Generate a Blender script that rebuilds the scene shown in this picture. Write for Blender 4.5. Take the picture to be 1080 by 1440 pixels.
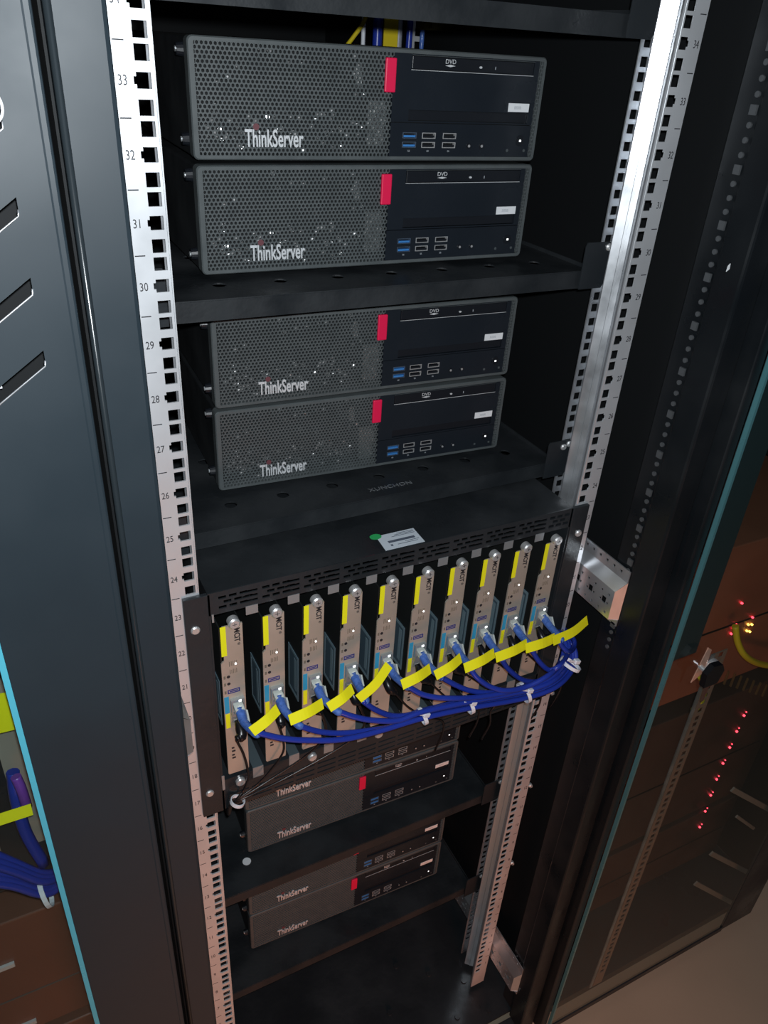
import bpy, bmesh, math, random
from mathutils import Vector, Matrix
random.seed(7)
C = bpy.context.scene.collection
for o in list(bpy.data.objects): bpy.data.objects.remove(o)

# ------------------------------------------------------------ camera
CAM = Vector((-0.120284, -0.585168, 1.475332))
FPX = 1085.667
ROT = ((0.89215103, -0.44802115, 0.05782384), (-0.18938396, -0.48715525, -0.85253356), (0.41012225, 0.74963779, -0.51946408))
cd = bpy.data.cameras.new('camera'); cam = bpy.data.objects.new('camera', cd); C.objects.link(cam)
cd.sensor_fit = 'VERTICAL'; cd.sensor_height = 36; cd.lens = FPX / 1440 * 36; cd.clip_start = .01
R0 = [Vector(r) for r in ROT]
m = Matrix((R0[0], -R0[1], -R0[2])).transposed().to_4x4(); m.translation = CAM
cam.matrix_world = m
bpy.context.scene.camera = cam
def ray(u, v):
    a = (u - 540) / FPX; b = (v - 720) / FPX
    return R0[0] * a + R0[1] * b + R0[2]
def at(u, v, y):                      # the point seen at pixel u, v on the vertical plane y
    d = ray(u, v); return CAM + d * ((y - CAM.y) / d.y)

# ------------------------------------------------------------ world, lights, exposure
sc = bpy.context.scene
w = bpy.data.worlds.new('world'); sc.world = w; w.use_nodes = True
w.node_tree.nodes['Background'].inputs[0].default_value = (.55, .68, 1, 1)
w.node_tree.nodes['Background'].inputs[1].default_value = .02
def light(name, kind, loc, power, color, size=None, size_y=None, target=None):
    l = bpy.data.lights.new(name, kind); l.energy = power; l.color = color
    if kind == 'AREA':
        l.size = size
        if size_y: l.shape = 'RECTANGLE'; l.size_y = size_y
    else: l.shadow_soft_size = size
    o = bpy.data.objects.new(name, l); C.objects.link(o); o.location = loc
    if target is not None: o.rotation_euler = (Vector(target) - Vector(loc)).to_track_quat('-Z', 'Y').to_euler()
    return o
light('phone_flash', 'POINT', (-.113, -.592, 1.497), 21, (.90, .96, 1), .006)
lm = light('warm_glow_fill', 'SPOT', (.05, -1.35, .30), 34, (1, .38, .22), .22, None, (.26, 0, .06)); lm.data.spot_size = math.radians(92); lm.data.spot_blend = 1  # unseen warm source, added for the reddish glow low on the rack
light('ceiling_lamp', 'AREA', (.3, -1.3, 2.6), 1.2, (.75, .87, 1), 1.6, .4, (.3, -.3, 0))
sc.view_settings.view_transform = 'Standard'
sc.view_settings.look = 'None'; sc.view_settings.gamma = 1; sc.view_settings.use_curve_mapping = False
sc.view_settings.exposure = 0

# ------------------------------------------------------------ materials
def mat(name, col, rough=.5, metal=0, noise=0, scale=40, spec=.5, emit=0, bump=0, ecol=None):
    M = bpy.data.materials.new(name); M.use_nodes = True; nt = M.node_tree; b = nt.nodes['Principled BSDF']
    b.inputs['Base Color'].default_value = (*col, 1); b.inputs['Roughness'].default_value = rough
    b.inputs['Metallic'].default_value = metal; b.inputs['Specular IOR Level'].default_value = spec
    if emit:
        b.inputs['Emission Color'].default_value = (*(ecol or col), 1); b.inputs['Emission Strength'].default_value = emit
    if noise or bump:
        tc = nt.nodes.new('ShaderNodeTexCoord'); n = nt.nodes.new('ShaderNodeTexNoise')
        n.inputs['Scale'].default_value = scale; n.inputs['Detail'].default_value = 6
        nt.links.new(tc.outputs['Object'], n.inputs['Vector'])
        if noise:
            r = nt.nodes.new('ShaderNodeMapRange'); r.inputs[1].default_value = .3; r.inputs[2].default_value = .7
            r.inputs[3].default_value = max(.02, rough - noise); r.inputs[4].default_value = min(1, rough + noise)
            nt.links.new(n.outputs['Fac'], r.inputs[0]); nt.links.new(r.outputs[0], b.inputs['Roughness'])
            mx = nt.nodes.new('ShaderNodeMix'); mx.data_type = 'RGBA'
            mx.inputs[6].default_value = (*[c * (1 - noise) for c in col], 1); mx.inputs[7].default_value = (*[min(1, c * (1 + noise)) for c in col], 1)
            nt.links.new(n.outputs['Fac'], mx.inputs[0]); nt.links.new(mx.outputs[2], b.inputs['Base Color'])
        if bump:
            bp = nt.nodes.new('ShaderNodeBump'); bp.inputs['Strength'].default_value = bump; bp.inputs['Distance'].default_value = .001
            n2 = nt.nodes.new('ShaderNodeTexNoise'); n2.inputs['Scale'].default_value = scale * 12
            nt.links.new(tc.outputs['Object'], n2.inputs['Vector'])
            nt.links.new(n2.outputs['Fac'], bp.inputs['Height']); nt.links.new(bp.outputs[0], b.inputs['Normal'])
    return M
ZINC = mat('zinc', (.74, .76, .79), .36, .85, .10, 25)
ZINCL = mat('painted_zinc', (.78, .80, .83), .42, .55, .08, 18)
ZINCD = mat('dull_zinc', (.52, .55, .57), .48, .8, .2, 30)
BLACK = mat('black_powder_coat', (.020, .024, .028), .42, 0, .25, 9, .5, 0, .35)
BLACKD = mat('dusty_black_sheet', (.018, .021, .024), .5, 0, .35, 14, .45, 0, .3)
PANEL = mat('slate_black_paint', (.016, .026, .034), .52, 0, .10, 9, .5)
SATIN = mat('satin_black_post', (.008, .010, .012), .36, 0, .2, 12, .5)
HOLEGREY = mat('hole_spot_grey', (.16, .17, .18), .5, .6)
VOID = mat('matt_black', (.006, .007, .008), .7, 0, 0, 1, .3)
BEZEL = mat('bezel_plastic', (.085, .097, .100), .45, 0, .12, 60, .5)
GLOSSY = mat('gloss_panel_plastic', (.014, .018, .024), .24, 0, .1, 20, .5)
DARKP = mat('dark_plastic', (.010, .012, .016), .35)
CASE = mat('case_steel', (.015, .017, .019), .5, 0, .1, 20)
RED = mat('red_plastic', (.80, .008, .075), .5)
SILVER = mat('silver_print', (.78, .80, .82), .4, .3)
WHITE = mat('white_label', (.82, .84, .86), .6)
GREY = mat('grey_print', (.42, .45, .48), .6)
INK = mat('black_ink', (.02, .02, .025), .6)
STEEL = mat('bright_steel', (.80, .80, .80), .32, .65)
USBB = mat('usb_blue', (.05, .22, .55), .4)
LEDW = mat('white_led', (1, 1, 1), .4, 0, 0, 1, .5, 1.6)
LEDR = mat('red_led', (1, .05, .08), .4, 0, 0, 1, .5, 5)
LEDY = mat('yellow_led', (1, .6, .1), .4, 0, 0, 1, .5, 5)
TAN = mat('anodised_tan', (.58, .51, .43), .42, .45, .10, 30)
YEL = mat('yellow_label', (.98, .96, .01), .6)
YEL2 = mat('yellow_cord', (.80, .62, .02), .45)
CYAN = mat('cyan_label', (.03, .36, .62), .55)
NAVY = mat('navy_print', (.02, .03, .22), .5)
GREEN = mat('green_sticker', (.03, .42, .12), .5)
PCB = mat('board_black', (.012, .014, .014), .5)
CHIPL = mat('slate_board_label', (.06, .10, .13), .45)
GUIDE = mat('guide_rail_metal', (.42, .46, .48), .4, .6)
BLUE = mat('blue_cable', (.018, .044, .37), .30, 0, .05, 10)
BOOT = mat('blue_boot', (.07, .16, .50), .22, 0, .5, 260)
CLEAR = mat('clear_plug', (.62, .66, .62), .15, .1, .1, 100)
CORD = mat('black_cord', (.008, .008, .010), .3)
TIE = mat('nylon_tie', (.82, .85, .92), .4)
PURP = mat('purple_cable', (.20, .06, .42), .35)
CEDGE = mat('glass_edge', (.10, .50, .64), .25, 0, .05, 30)
CEDGE2 = mat('glass_edge_dim', (.07, .19, .21), .25, 0, .1, 20)
BROWN = mat('warm_reflection_brown', (.42, .15, .085), .5, .2, .2, 8)  # orange reflection in the right glass, put into the face colour
BROWNL = mat('floor_reflection_brown', (.17, .07, .045), .5, .1, .3, 6)  # warm floor reflection in the left glass, put into the colour
BROWND = mat('dark_warm_brown', (.085, .046, .034), .5, .1, .3, 6)  # dim warm reflection put into the colour; the key blade shares it
COPPER = mat('copper_tape', (.78, .45, .33), .4, .3)
FLOOR = mat('floor_tile', (.46, .36, .26), .75, 0, .12, 5, .3)
def glass_mat():
    M = bpy.data.materials.new('tinted_glass'); M.use_nodes = True; nt = M.node_tree; nt.nodes.clear()
    o = nt.nodes.new('ShaderNodeOutputMaterial'); mx = nt.nodes.new('ShaderNodeMixShader')
    t = nt.nodes.new('ShaderNodeBsdfTransparent'); g = nt.nodes.new('ShaderNodeBsdfGlossy'); f = nt.nodes.new('ShaderNodeFresnel')
    t.inputs[0].default_value = (.84, .88, .87, 1); g.inputs['Roughness'].default_value = .02; f.inputs[0].default_value = 1.45
    ge = nt.nodes.new('ShaderNodeNewGeometry'); ml = nt.nodes.new('ShaderNodeMath'); ml.operation = 'MULTIPLY'; iv = nt.nodes.new('ShaderNodeMath'); iv.operation = 'SUBTRACT'; iv.inputs[0].default_value = 1
    nt.links.new(ge.outputs['Backfacing'], iv.inputs[1]); nt.links.new(f.outputs[0], ml.inputs[0]); nt.links.new(iv.outputs[0], ml.inputs[1]); nt.links.new(ml.outputs[0], mx.inputs[0]); nt.links.new(t.outputs[0], mx.inputs[1]); nt.links.new(g.outputs[0], mx.inputs[2]); nt.links.new(mx.outputs[0], o.inputs[0])
    return M
GLASS = glass_mat()

# ------------------------------------------------------------ helpers
class MB:
    def __init__(s): s.b = bmesh.new()
    def box(s, x0, x1, y0, y1, z0, z1, bev=0, M=None):
        vs = [s.b.verts.new(Vector((x, y, z))) for x in (x0, x1) for y in (y0, y1) for z in (z0, z1)]
        fs = [s.b.faces.new([vs[i] for i in q]) for q in ((0,1,3,2),(4,6,7,5),(0,4,5,1),(2,3,7,6),(0,2,6,4),(1,5,7,3))]
        if bev:
            es = list({e for f in fs for e in f.edges})
            r = bmesh.ops.bevel(s.b, geom=es, offset=bev, segments=2, affect='EDGES', profile=.5)
            vs = list({v for v in r['verts']} | {v for v in vs if v.is_valid})
        if M is not None: bmesh.ops.transform(s.b, matrix=M, verts=[v for v in vs if v.is_valid])
        return s
    def cyl(s, c, axis, r, h, n=16, r2=None, cap=True):   # from point c along axis
        a = Vector(axis).normalized(); u = a.orthogonal().normalized(); v = a.cross(u); c = Vector(c)
        r2 = r if r2 is None else r2
        A = [s.b.verts.new(c + (u * math.cos(t) + v * math.sin(t)) * r) for t in [2 * math.pi * i / n for i in range(n)]]
        B = [s.b.verts.new(c + a * h + (u * math.cos(t) + v * math.sin(t)) * r2) for t in [2 * math.pi * i / n for i in range(n)]]
        for i in range(n): s.b.faces.new((A[i], A[(i+1) % n], B[(i+1) % n], B[i]))
        if cap: s.b.faces.new(A[::-1]); s.b.faces.new(B)
        return s
    def tube(s, pts, r, n=8, rs=None):
        pts = [Vector(p) for p in pts]; rings = []; u = None
        for i, p in enumerate(pts):
            d = (pts[min(i+1, len(pts)-1)] - pts[max(i-1, 0)]).normalized()
            if u is None: u = d.orthogonal().normalized()
            u = (u - d * u.dot(d)).normalized(); v = d.cross(u); rr = rs[i] if rs else r
            rings.append([s.b.verts.new(p + (u * math.cos(t) + v * math.sin(t)) * rr) for t in [2 * math.pi * k / n for k in range(n)]])
        for a, b in zip(rings, rings[1:]):
            for k in range(n):
                f = s.b.faces.new((a[k], a[(k+1) % n], b[(k+1) % n], b[k])); f.smooth = True
        s.b.faces.new(rings[0][::-1]); s.b.faces.new(rings[-1]); return s
    def ribbon(s, pts, side, wd, th):       # flat strip following pts
        pts = [Vector(p) for p in pts]; rings = []
        for i, p in enumerate(pts):
            d = (pts[min(i+1, len(pts)-1)] - pts[max(i-1, 0)]).normalized()
            sd = (Vector(side) - d * Vector(side).dot(d)).normalized(); nn = d.cross(sd)
            rings.append([s.b.verts.new(p + sd * a * wd / 2 + nn * b * th / 2) for a, b in ((-1,-1),(1,-1),(1,1),(-1,1))])
        for a, b in zip(rings, rings[1:]):
            for k in range(4): s.b.faces.new((a[k], a[(k+1) % 4], b[(k+1) % 4], b[k]))
        s.b.faces.new(rings[0][::-1]); s.b.faces.new(rings[-1]); return s
    def prism(s, poly, y0, y1, mp=None):     # polygon in x,z extruded along y
        mp = mp or (lambda a, b, t: (a, t, b))
        A = [s.b.verts.new(mp(a, b, y0)) for a, b in poly]; B = [s.b.verts.new(mp(a, b, y1)) for a, b in poly]
        n = len(poly); s.b.faces.new(A); s.b.faces.new(B[::-1])
        for i in range(n): s.b.faces.new((A[i], B[i], B[(i+1) % n], A[(i+1) % n]))
        return s
    def plate(s, a0, a1, b0, b1, rects, t0, t1, mp=None, rounds=()):   # sheet with real openings
        mp = mp or (lambda a, b, t: (a, t, b))
        holes = list(rects) + [(x-r, x+r, y-r, y+r) for x, y, r in rounds]
        q = lambda v: round(v, 6)
        A = sorted({q(a0), q(a1)} | {q(v) for h in holes for v in h[:2] if a0 < v < a1})
        B = sorted({q(b0), q(b1)} | {q(v) for h in holes for v in h[2:] if b0 < v < b1})
        nA, nB = len(A) - 1, len(B) - 1
        solid = [[True] * nB for _ in range(nA)]
        for h in holes:
            for i in range(nA):
                ca = (A[i] + A[i+1]) / 2
                if not h[0] < ca < h[1]: continue
                for j in range(nB):
                    cb = (B[j] + B[j+1]) / 2
                    if h[2] < cb < h[3]: solid[i][j] = False
        V = {}
        def vv(i, j, k):
            if (i, j, k) not in V: V[i, j, k] = s.b.verts.new(mp(A[i], B[j], t1 if k else t0))
            return V[i, j, k]
        g = lambda i, j: 0 <= i < nA and 0 <= j < nB and solid[i][j]
        for i in range(nA):
            for j in range(nB):
                if not solid[i][j]: continue
                s.b.faces.new([vv(i, j, 0), vv(i+1, j, 0), vv(i+1, j+1, 0), vv(i, j+1, 0)])
                s.b.faces.new([vv(i, j, 1), vv(i, j+1, 1), vv(i+1, j+1, 1), vv(i+1, j, 1)])
                if not g(i-1, j): s.b.faces.new([vv(i, j, 0), vv(i, j+1, 0), vv(i, j+1, 1), vv(i, j, 1)])
                if not g(i+1, j): s.b.faces.new([vv(i+1, j, 0), vv(i+1, j, 1), vv(i+1, j+1, 1), vv(i+1, j+1, 0)])
                if not g(i, j-1): s.b.faces.new([vv(i, j, 0), vv(i, j, 1), vv(i+1, j, 1), vv(i+1, j, 0)])
                if not g(i, j+1): s.b.faces.new([vv(i, j+1, 0), vv(i+1, j+1, 0), vv(i+1, j+1, 1), vv(i, j+1, 1)])
        for x, y, r in rounds:                # round hole inside its square cell
            n = 16; K = []
            for k in range(n):
                t = 2 * math.pi * k / n; c, d = math.cos(t), math.sin(t); mm = max(abs(c), abs(d))
                K.append([s.b.verts.new(mp(x + r*c/mm, y + r*d/mm, t0)), s.b.verts.new(mp(x + r*.93*c, y + r*.93*d, t0)), s.b.verts.new(mp(x + r*.93*c, y + r*.93*d, t1)), s.b.verts.new(mp(x + r*c/mm, y + r*d/mm, t1))])
            for k in range(n):
                a, b = K[k], K[(k+1) % n]
                for e in (0, 1, 2): s.b.faces.new((a[e], b[e], b[e+1], a[e+1]))
        return s
    def text(s, txt, size, M, ext=.0001, bold=0):
        cu = bpy.data.curves.new('text', 'FONT'); cu.body = txt; cu.size = size; cu.extrude = ext; cu.resolution_u = 3; cu.offset = bold
        cu.align_x = 'CENTER'; cu.align_y = 'CENTER'
        ob = bpy.data.objects.new('text', cu); me = bpy.data.meshes.new_from_object(ob)
        me.transform(M); s.b.from_mesh(me); bpy.data.objects.remove(ob); bpy.data.meshes.remove(me); bpy.data.curves.remove(cu); return s
    def build(s, name, material, parent=None, smooth=False, **kw):
        bmesh.ops.recalc_face_normals(s.b, faces=s.b.faces)
        me = bpy.data.meshes.new(name); s.b.to_mesh(me); s.b.free()
        if smooth:
            for p in me.polygons: p.use_smooth = True
        me.materials.append(material)
        o = bpy.data.objects.new(name, me); C.objects.link(o)
        if parent: o.parent = parent
        for k, v in kw.items(): o[k] = v
        return o
FRONT = Matrix(((1,0,0,0),(0,0,-1,0),(0,1,0,0),(0,0,0,1)))        # text plane -> facing -y
def ft(x, y, z, sx=1, sy=1, rot=0):                                  # place text on a front face
    return Matrix.Translation((x, y, z)) @ FRONT @ Matrix.Rotation(rot, 4, 'Z') @ Matrix.Diagonal((sx, sy, 1, 1))
def thing(name, label, cat, loc=(0,0,0), rz=0, group=None):
    o = bpy.data.objects.new(name, None); C.objects.link(o); o.empty_display_size = .05
    o.location = loc; o.rotation_euler = (0, 0, rz); o['label'] = label; o['category'] = cat
    if group: o['group'] = group
    return o
def tag(o, label, cat, group=None):
    o['label'] = label; o['category'] = cat
    if group: o['group'] = group
    return o
def dup(root, loc=None, rz=None, label=None):
    def cp(o, par):
        c = o.copy(); C.objects.link(c)
        if par: c.parent = par; c.matrix_parent_inverse = Matrix.Identity(4)
        for ch in [x for x in kids.get(o.name, [])]: cp(ch, c)
        return c
    kids = {}
    for x in list(C.objects):
        if x.parent: kids.setdefault(x.parent.name, []).append(x)
    r = cp(root, None)
    if loc is not None: r.location = loc
    if rz is not None: r.rotation_euler = (0, 0, rz)
    if label: r['label'] = label
    return r
def smooth(pts, n=8):
    P = [Vector(p) for p in pts]; P = [P[0]*2 - P[1]] + P + [P[-1]*2 - P[-2]]; out = []
    for i in range(1, len(P) - 2):
        for k in range(n):
            t = k / n; a, b, c, d = P[i-1], P[i], P[i+1], P[i+2]
            out.append(.5 * ((2*b) + (c-a)*t + (2*a-5*b+4*c-d)*t*t + (3*b-a-3*c+d)*t**3))
    out.append(P[-2]); return out
def rrect(x0, x1, z0, z1, r, n=4):
    out = []
    for cx, cz, a in ((x1-r, z1-r, 0), (x0+r, z1-r, 90), (x0+r, z0+r, 180), (x1-r, z0+r, 270)):
        for k in range(n+1):
            t = math.radians(a + 90*k/n); out.append((cx + r*math.cos(t), cz + r*math.sin(t)))
    return out
def screw_mb(mb, c, r=.0042, ax=(0,-1,0)):
    c = Vector(c); a = Vector(ax)
    mb.cyl(c, a, r, .0012, 14); mb.cyl(c + a*.0012, a, r, .0012, 14, r*.75)
    u = a.orthogonal().normalized()
    return mb

U = .04445; W = .4651
# ------------------------------------------------------------ setting: floor
f = MB().box(-3, 4, -3.2, 3, -.105, -.085).build('floor', FLOOR); f['kind'] = 'structure'

# ------------------------------------------------------------ our cabinet
cab = thing('server_cabinet', 'open black server cabinet in the centre with numbered zinc rack rails', 'cabinet', (.2326, 0, -.085))
def cpart(mb, name, m, **kw):
    o = mb.build(name, m, cab, **kw); o.matrix_parent_inverse = Matrix.Translation((-.2326, 0, .085)); return o
ZT = 36 * U
def holes_19(xc, outward, zlo, zhi, notch=True, hw=.0048):   # square holes of a 19-inch rail
    R = []
    for n in range(0, 37):
        for k, dz in enumerate((.00635, .022225, .0381)):
            z = n*U + dz
            if zlo < z - .006 and z + .006 < zhi:
                R.append((xc-hw, xc+hw, z-hw, z+hw))
                if notch and k == 1: R.append((xc+outward*hw, xc+outward*(hw+.0017), z-.0023, z+.0023))
    return R
def rail(side):
    s = side; mx = (lambda x: x) if s > 0 else (lambda x: W - x)     # built for the right rail, mirrored for the left
    def m2(a, b, t): return (mx(a), t, b)
    e = MB().plate(.4572, .4853, -.045, ZT, holes_19(W, 1, -.045, ZT), 0, .0016, m2)
    root = cpart(e, 'mounting_rail', ZINCL)
    # diagonal web with its bead, then the rear flange with its own square holes
    prof = ([(.4574,.0006),(.4574,.0040),(.4776,.0268),(.4790,.0287),(.4790,.0295),(.4754,.0330),(.4748,.0326),(.4739,.0335),(.4740,.0343),(.4676,.0405),(.4674,.0415),(.4862,.0600)]
            if s > 0 else [(.4574,.0006),(.4574,.0095),(.4590,.0105)])
    b = MB(); th = Vector((.0011, -.0008))
    poly = [Vector(q) for q in prof] + [Vector(q) + th for q in reversed(prof)]
    vb = b.b
    lo = [vb.verts.new((mx(q.x), q.y, -.04)) for q in poly]; hi = [vb.verts.new((mx(q.x), q.y, ZT)) for q in poly]
    n = len(poly)
    for i in range(n): vb.faces.new((lo[i], lo[(i+1) % n], hi[(i+1) % n], hi[i]))
    w_ = b.build('rail_web', ZINC, root)
    if s < 0: MB().box(-.0203, -.0188, .0016, .0600, -.04, ZT).build('rail_side', ZINC, root)
    MB().plate(.4715, .4895, -.04, ZT, holes_19(.4797, 1, -.04, ZT, False, .0042), .0600, .0614, m2).build('rear_flange', ZINC, root)
    for k in range(1, 36):
        xx = .4797 if s > 0 else W - .4797
        MB().text(str(k), .0088, ft(xx if s > 0 else -.0137, -.0001, (k-.5)*U - .0004, .74, 1)).build('unit_number', INK, root)
        a, c_ = ((.4768, .4838) if s > 0 else (-.0178, -.0105))
        MB().box(a, c_, -.00015, .0004, k*U - .0004, k*U + .0004).build('unit_mark', INK, root)
    return root
rr = rail(1); rl = rail(-1)
st = MB()
for p in ((.4853, .018, .7000), (.4853, .018, .5024), (.4853, .018, .3067)):
    st.cyl((p[0], .006, p[2]), (1, 0, 0), .0018, .008, 8); st.cyl((p[0] + .008, .006, p[2]), (1, 0, 0), .0042, .0025, 12)
st.build('rail_screws', STEEL, rr)
# depth braces
def brace(name, side, z0, y0, y1):
    mx = (lambda x: x) if side > 0 else (lambda x: W - x)
    rc = [(y0 + .012 + .0125*i, y0 + .0155 + .0125*i, z0 + .0735, z0 + .077) for i in range(int((y1-y0)/.0125) - 1)]
    b = MB(); mp = lambda a, z, t: (mx(t), a, z)
    b.plate(y0, y1, z0 + .066, z0 + .082, rc, .4985, .5, mp)                # upper flange
    b.plate(y0, y1, z0, z0 + .010, [(r[0], r[1], z0 + .003, z0 + .0065) for r in rc], .4985, .5, mp)   # lower flange
    holes = []
    for i in range(int((y1-y0)/.0125) - 1):
        yy = y0 + .014 + .0125*i
        for dz in (.016, .029, .042): holes.append((yy - .0016, yy + .0016, z0 + dz - .0016, z0 + dz + .0016))
    for i in range(int((y1-y0)/.025) - 1):
        yy = y0 + .0205 + .025*i; holes.append((yy - .0038, yy + .0038, z0 + .0265, z0 + .0355))
    b.plate(y0 + .006, y1, z0 + .010, z0 + .052, holes, .4885, .49, mp)       # proud face
    def quad(*v):
        b.b.faces.new([b.b.verts.new((mx(x), y, z)) for x, y, z in v])
    quad((.4885, y0+.006, z0+.052), (.4885, y1, z0+.052), (.4985, y1, z0+.066), (.4985, y0, z0+.066))
    quad((.4885, y0+.006, z0+.010), (.4885, y1, z0+.010), (.4985, y1, z0+.0099), (.4985, y0, z0+.0099))
    quad((.4885, y0+.006, z0+.010), (.4885, y0+.006, z0+.052), (.5, y0, z0+.066), (.5, y0, z0+.0099))
    bmesh.ops.remove_doubles(b.b, verts=b.b.verts, dist=1e-5)
    return cpart(b, name, ZINC)
brace('depth_brace', 1, .8765, -.068, .62); brace('depth_brace', 1, .024, -.072, .62); brace('depth_brace', -1, .8765, -.068, .62); brace('depth_brace', -1, .024, -.072, .62)
# front posts, side panels, rear
def post(side):
    mx = (lambda x: x) if side > 0 else (lambda x: W - x)
    b = MB(); x0, x1 = sorted((mx(.5005), mx(.531)))
    b.box(x0, x1, -.1, -.066, -.06, 1.95, .003)
    return cpart(b, 'front_post', PANEL if side < 0 else SATIN)
pl = post(-1); pr_ = post(1)
MB().tube([(-.0648, -.1005, -.06), (-.0648, -.1005, .9), (-.0648, -.1005, 1.95)], .0022, 32).build('highlight_bead', mat('highlight_bead_gloss', (.02, .026, .03), .22), pl)  # added tube that gives the rounded post edge its highlight line
fl = MB().plate(-.066, -.040, -.04, 1.9, [], .5026, .5040, lambda a, z, t: (t, a, z)).build('post_flange', SATIN, pr_)
hole_bits = MB()  # perforations of the post, built as added paler raised bits
for k in range(-1, 56):
    z = 1.449 + .0108*3.9 - .01185 * k
    if k % 4 == 0: hole_bits.box(.4985, .5006, -.0625 - .0035, -.0625 + .0035, z - .004, z + .004)
    else: hole_bits.cyl((.5006, -.0625, z), (-1, 0, 0), .0026, .0018, 10)
hole_bits.build('post_hole_spots', HOLEGREY, fl, kind='stuff')
p_ = at(1024, 377, -.1003); MB().prism([(p_.x-.0015, p_.z-.003), (p_.x+.0015, p_.z-.001), (p_.x+.001, p_.z+.004), (p_.x-.001, p_.z+.002)], -.1008, -.1001).build('paper_chip', WHITE, pr_)
cpart(MB().box(-.0655, -.0640, -.064, .95, -.06, 1.95), 'side_panel', VOID)
cpart(MB().box(.5290, .5305, -.064, .95, -.06, 1.95), 'side_panel', VOID)
cpart(MB().box(-.064, .529, .948, .95, -.06, 1.95), 'rear_panel', VOID)
cpart(MB().box(-.0635, .5285, -.062, .947, -.062, -.058), 'base_plate', BLACK)
cpart(MB().box(-.0635, .5285, -.062, .947, 1.9, 1.904), 'roof_plate', BLACK)
cpart(MB().box(-.0655, .5305, -.1, -.070, -.085, -.0605, .002), 'plinth', BLACK)
for x, y in ((.41, -.03), (.455, .02), (.40, .06), (.30, .03), (.35, .10), (.47, -.045)): cpart(MB().cyl((x, y, -.058), (0, 0, 1), .005, .003, 8), 'base_bolt', BLACK)
b = MB().plate(.478, .496, -.04, ZT, holes_19(.487, 1, -.04, ZT, False), .52, .5215)
cpart(b, 'rear_mounting_rail', ZINCL)
b = MB().plate(-.023, -.005, -.04, ZT, holes_19(-.014, 1, -.04, ZT, False), .52, .5215)
cpart(b, 'rear_mounting_rail', ZINCL)

# ------------------------------------------------------------ shelves
def shelf(z, lab, holes=True, extra=None, two=False, y0=.0635, depth=.425, sticker=False):
    t = thing('rack_shelf', lab, 'shelf', (.2326, y0, z), 0, 'black sheet steel shelves of the middle cabinet')
    rounds = [(-.219 + .0585*k, .042 + .104*j, .0072) for k in range(8) for j in range(4)][:32] if holes else []
    MB().plate(-.2325, .2325, 0, depth, [], -.0014, 0, lambda a, y, tt: (a, y, tt), rounds).build('shelf_floor', BLACKD, t)
    MB().box(-.2325, .2325, -.0006, .0010, -.0185, -.0012).build('front_lip', BLACKD, t)
    MB().box(-.2340, -.2326, .0, depth, -.018, .004).build('side_flange', BLACKD, t)
    MB().box(.2326, .2340, .0, depth, -.018, .004).build('side_flange', BLACKD, t)
    for s in (-1, 1):
        # front ear screwed to the rear flange of the rail
        poly = [(.2180, .026), (.2180, -.0185), (.2480, -.0185), (.2560, -.006), (.2560, .020), (.2535, .0275), (.2480, .030), (.2200, .030)]
        e = MB().prism([(a*s, c) for a, c in poly], -.0052, -.0038); e = e.build('ear', BLACK, t)
        m = MB(); screw_mb(m, (s*.2485, -.0052, .0245), .0040)
        if two: screw_mb(m, (s*.2405, -.0052, .0215), .0040)
        m.build('screw', STEEL, e)
    if extra:
        o = MB().text(extra, .0105, Matrix.Translation((.0172, .0165, .0002)) @ Matrix.Diagonal((1, .9, 1, 1))).build('stamped_lettering', ZINCD, t)
    if sticker: MB().cyl((-.1645, .0430, .0003), (0, 0, 1), .0062, .0006, 18).build('round_sticker', WHITE, t)
    return t
shelf(1.5095, 'topmost black shelf, cut by the upper edge of the picture', False)
shelf(1.2790, 'black shelf under the top pair of servers')
shelf(1.0470, 'black shelf with round holes just above the card chassis', extra='XUNCHON', two=True)
shelf(.4345, 'black shelf below the card chassis with a round white sticker', False, sticker=True)
shelf(.1820, 'lowest black shelf near the cabinet bottom', False)

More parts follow.
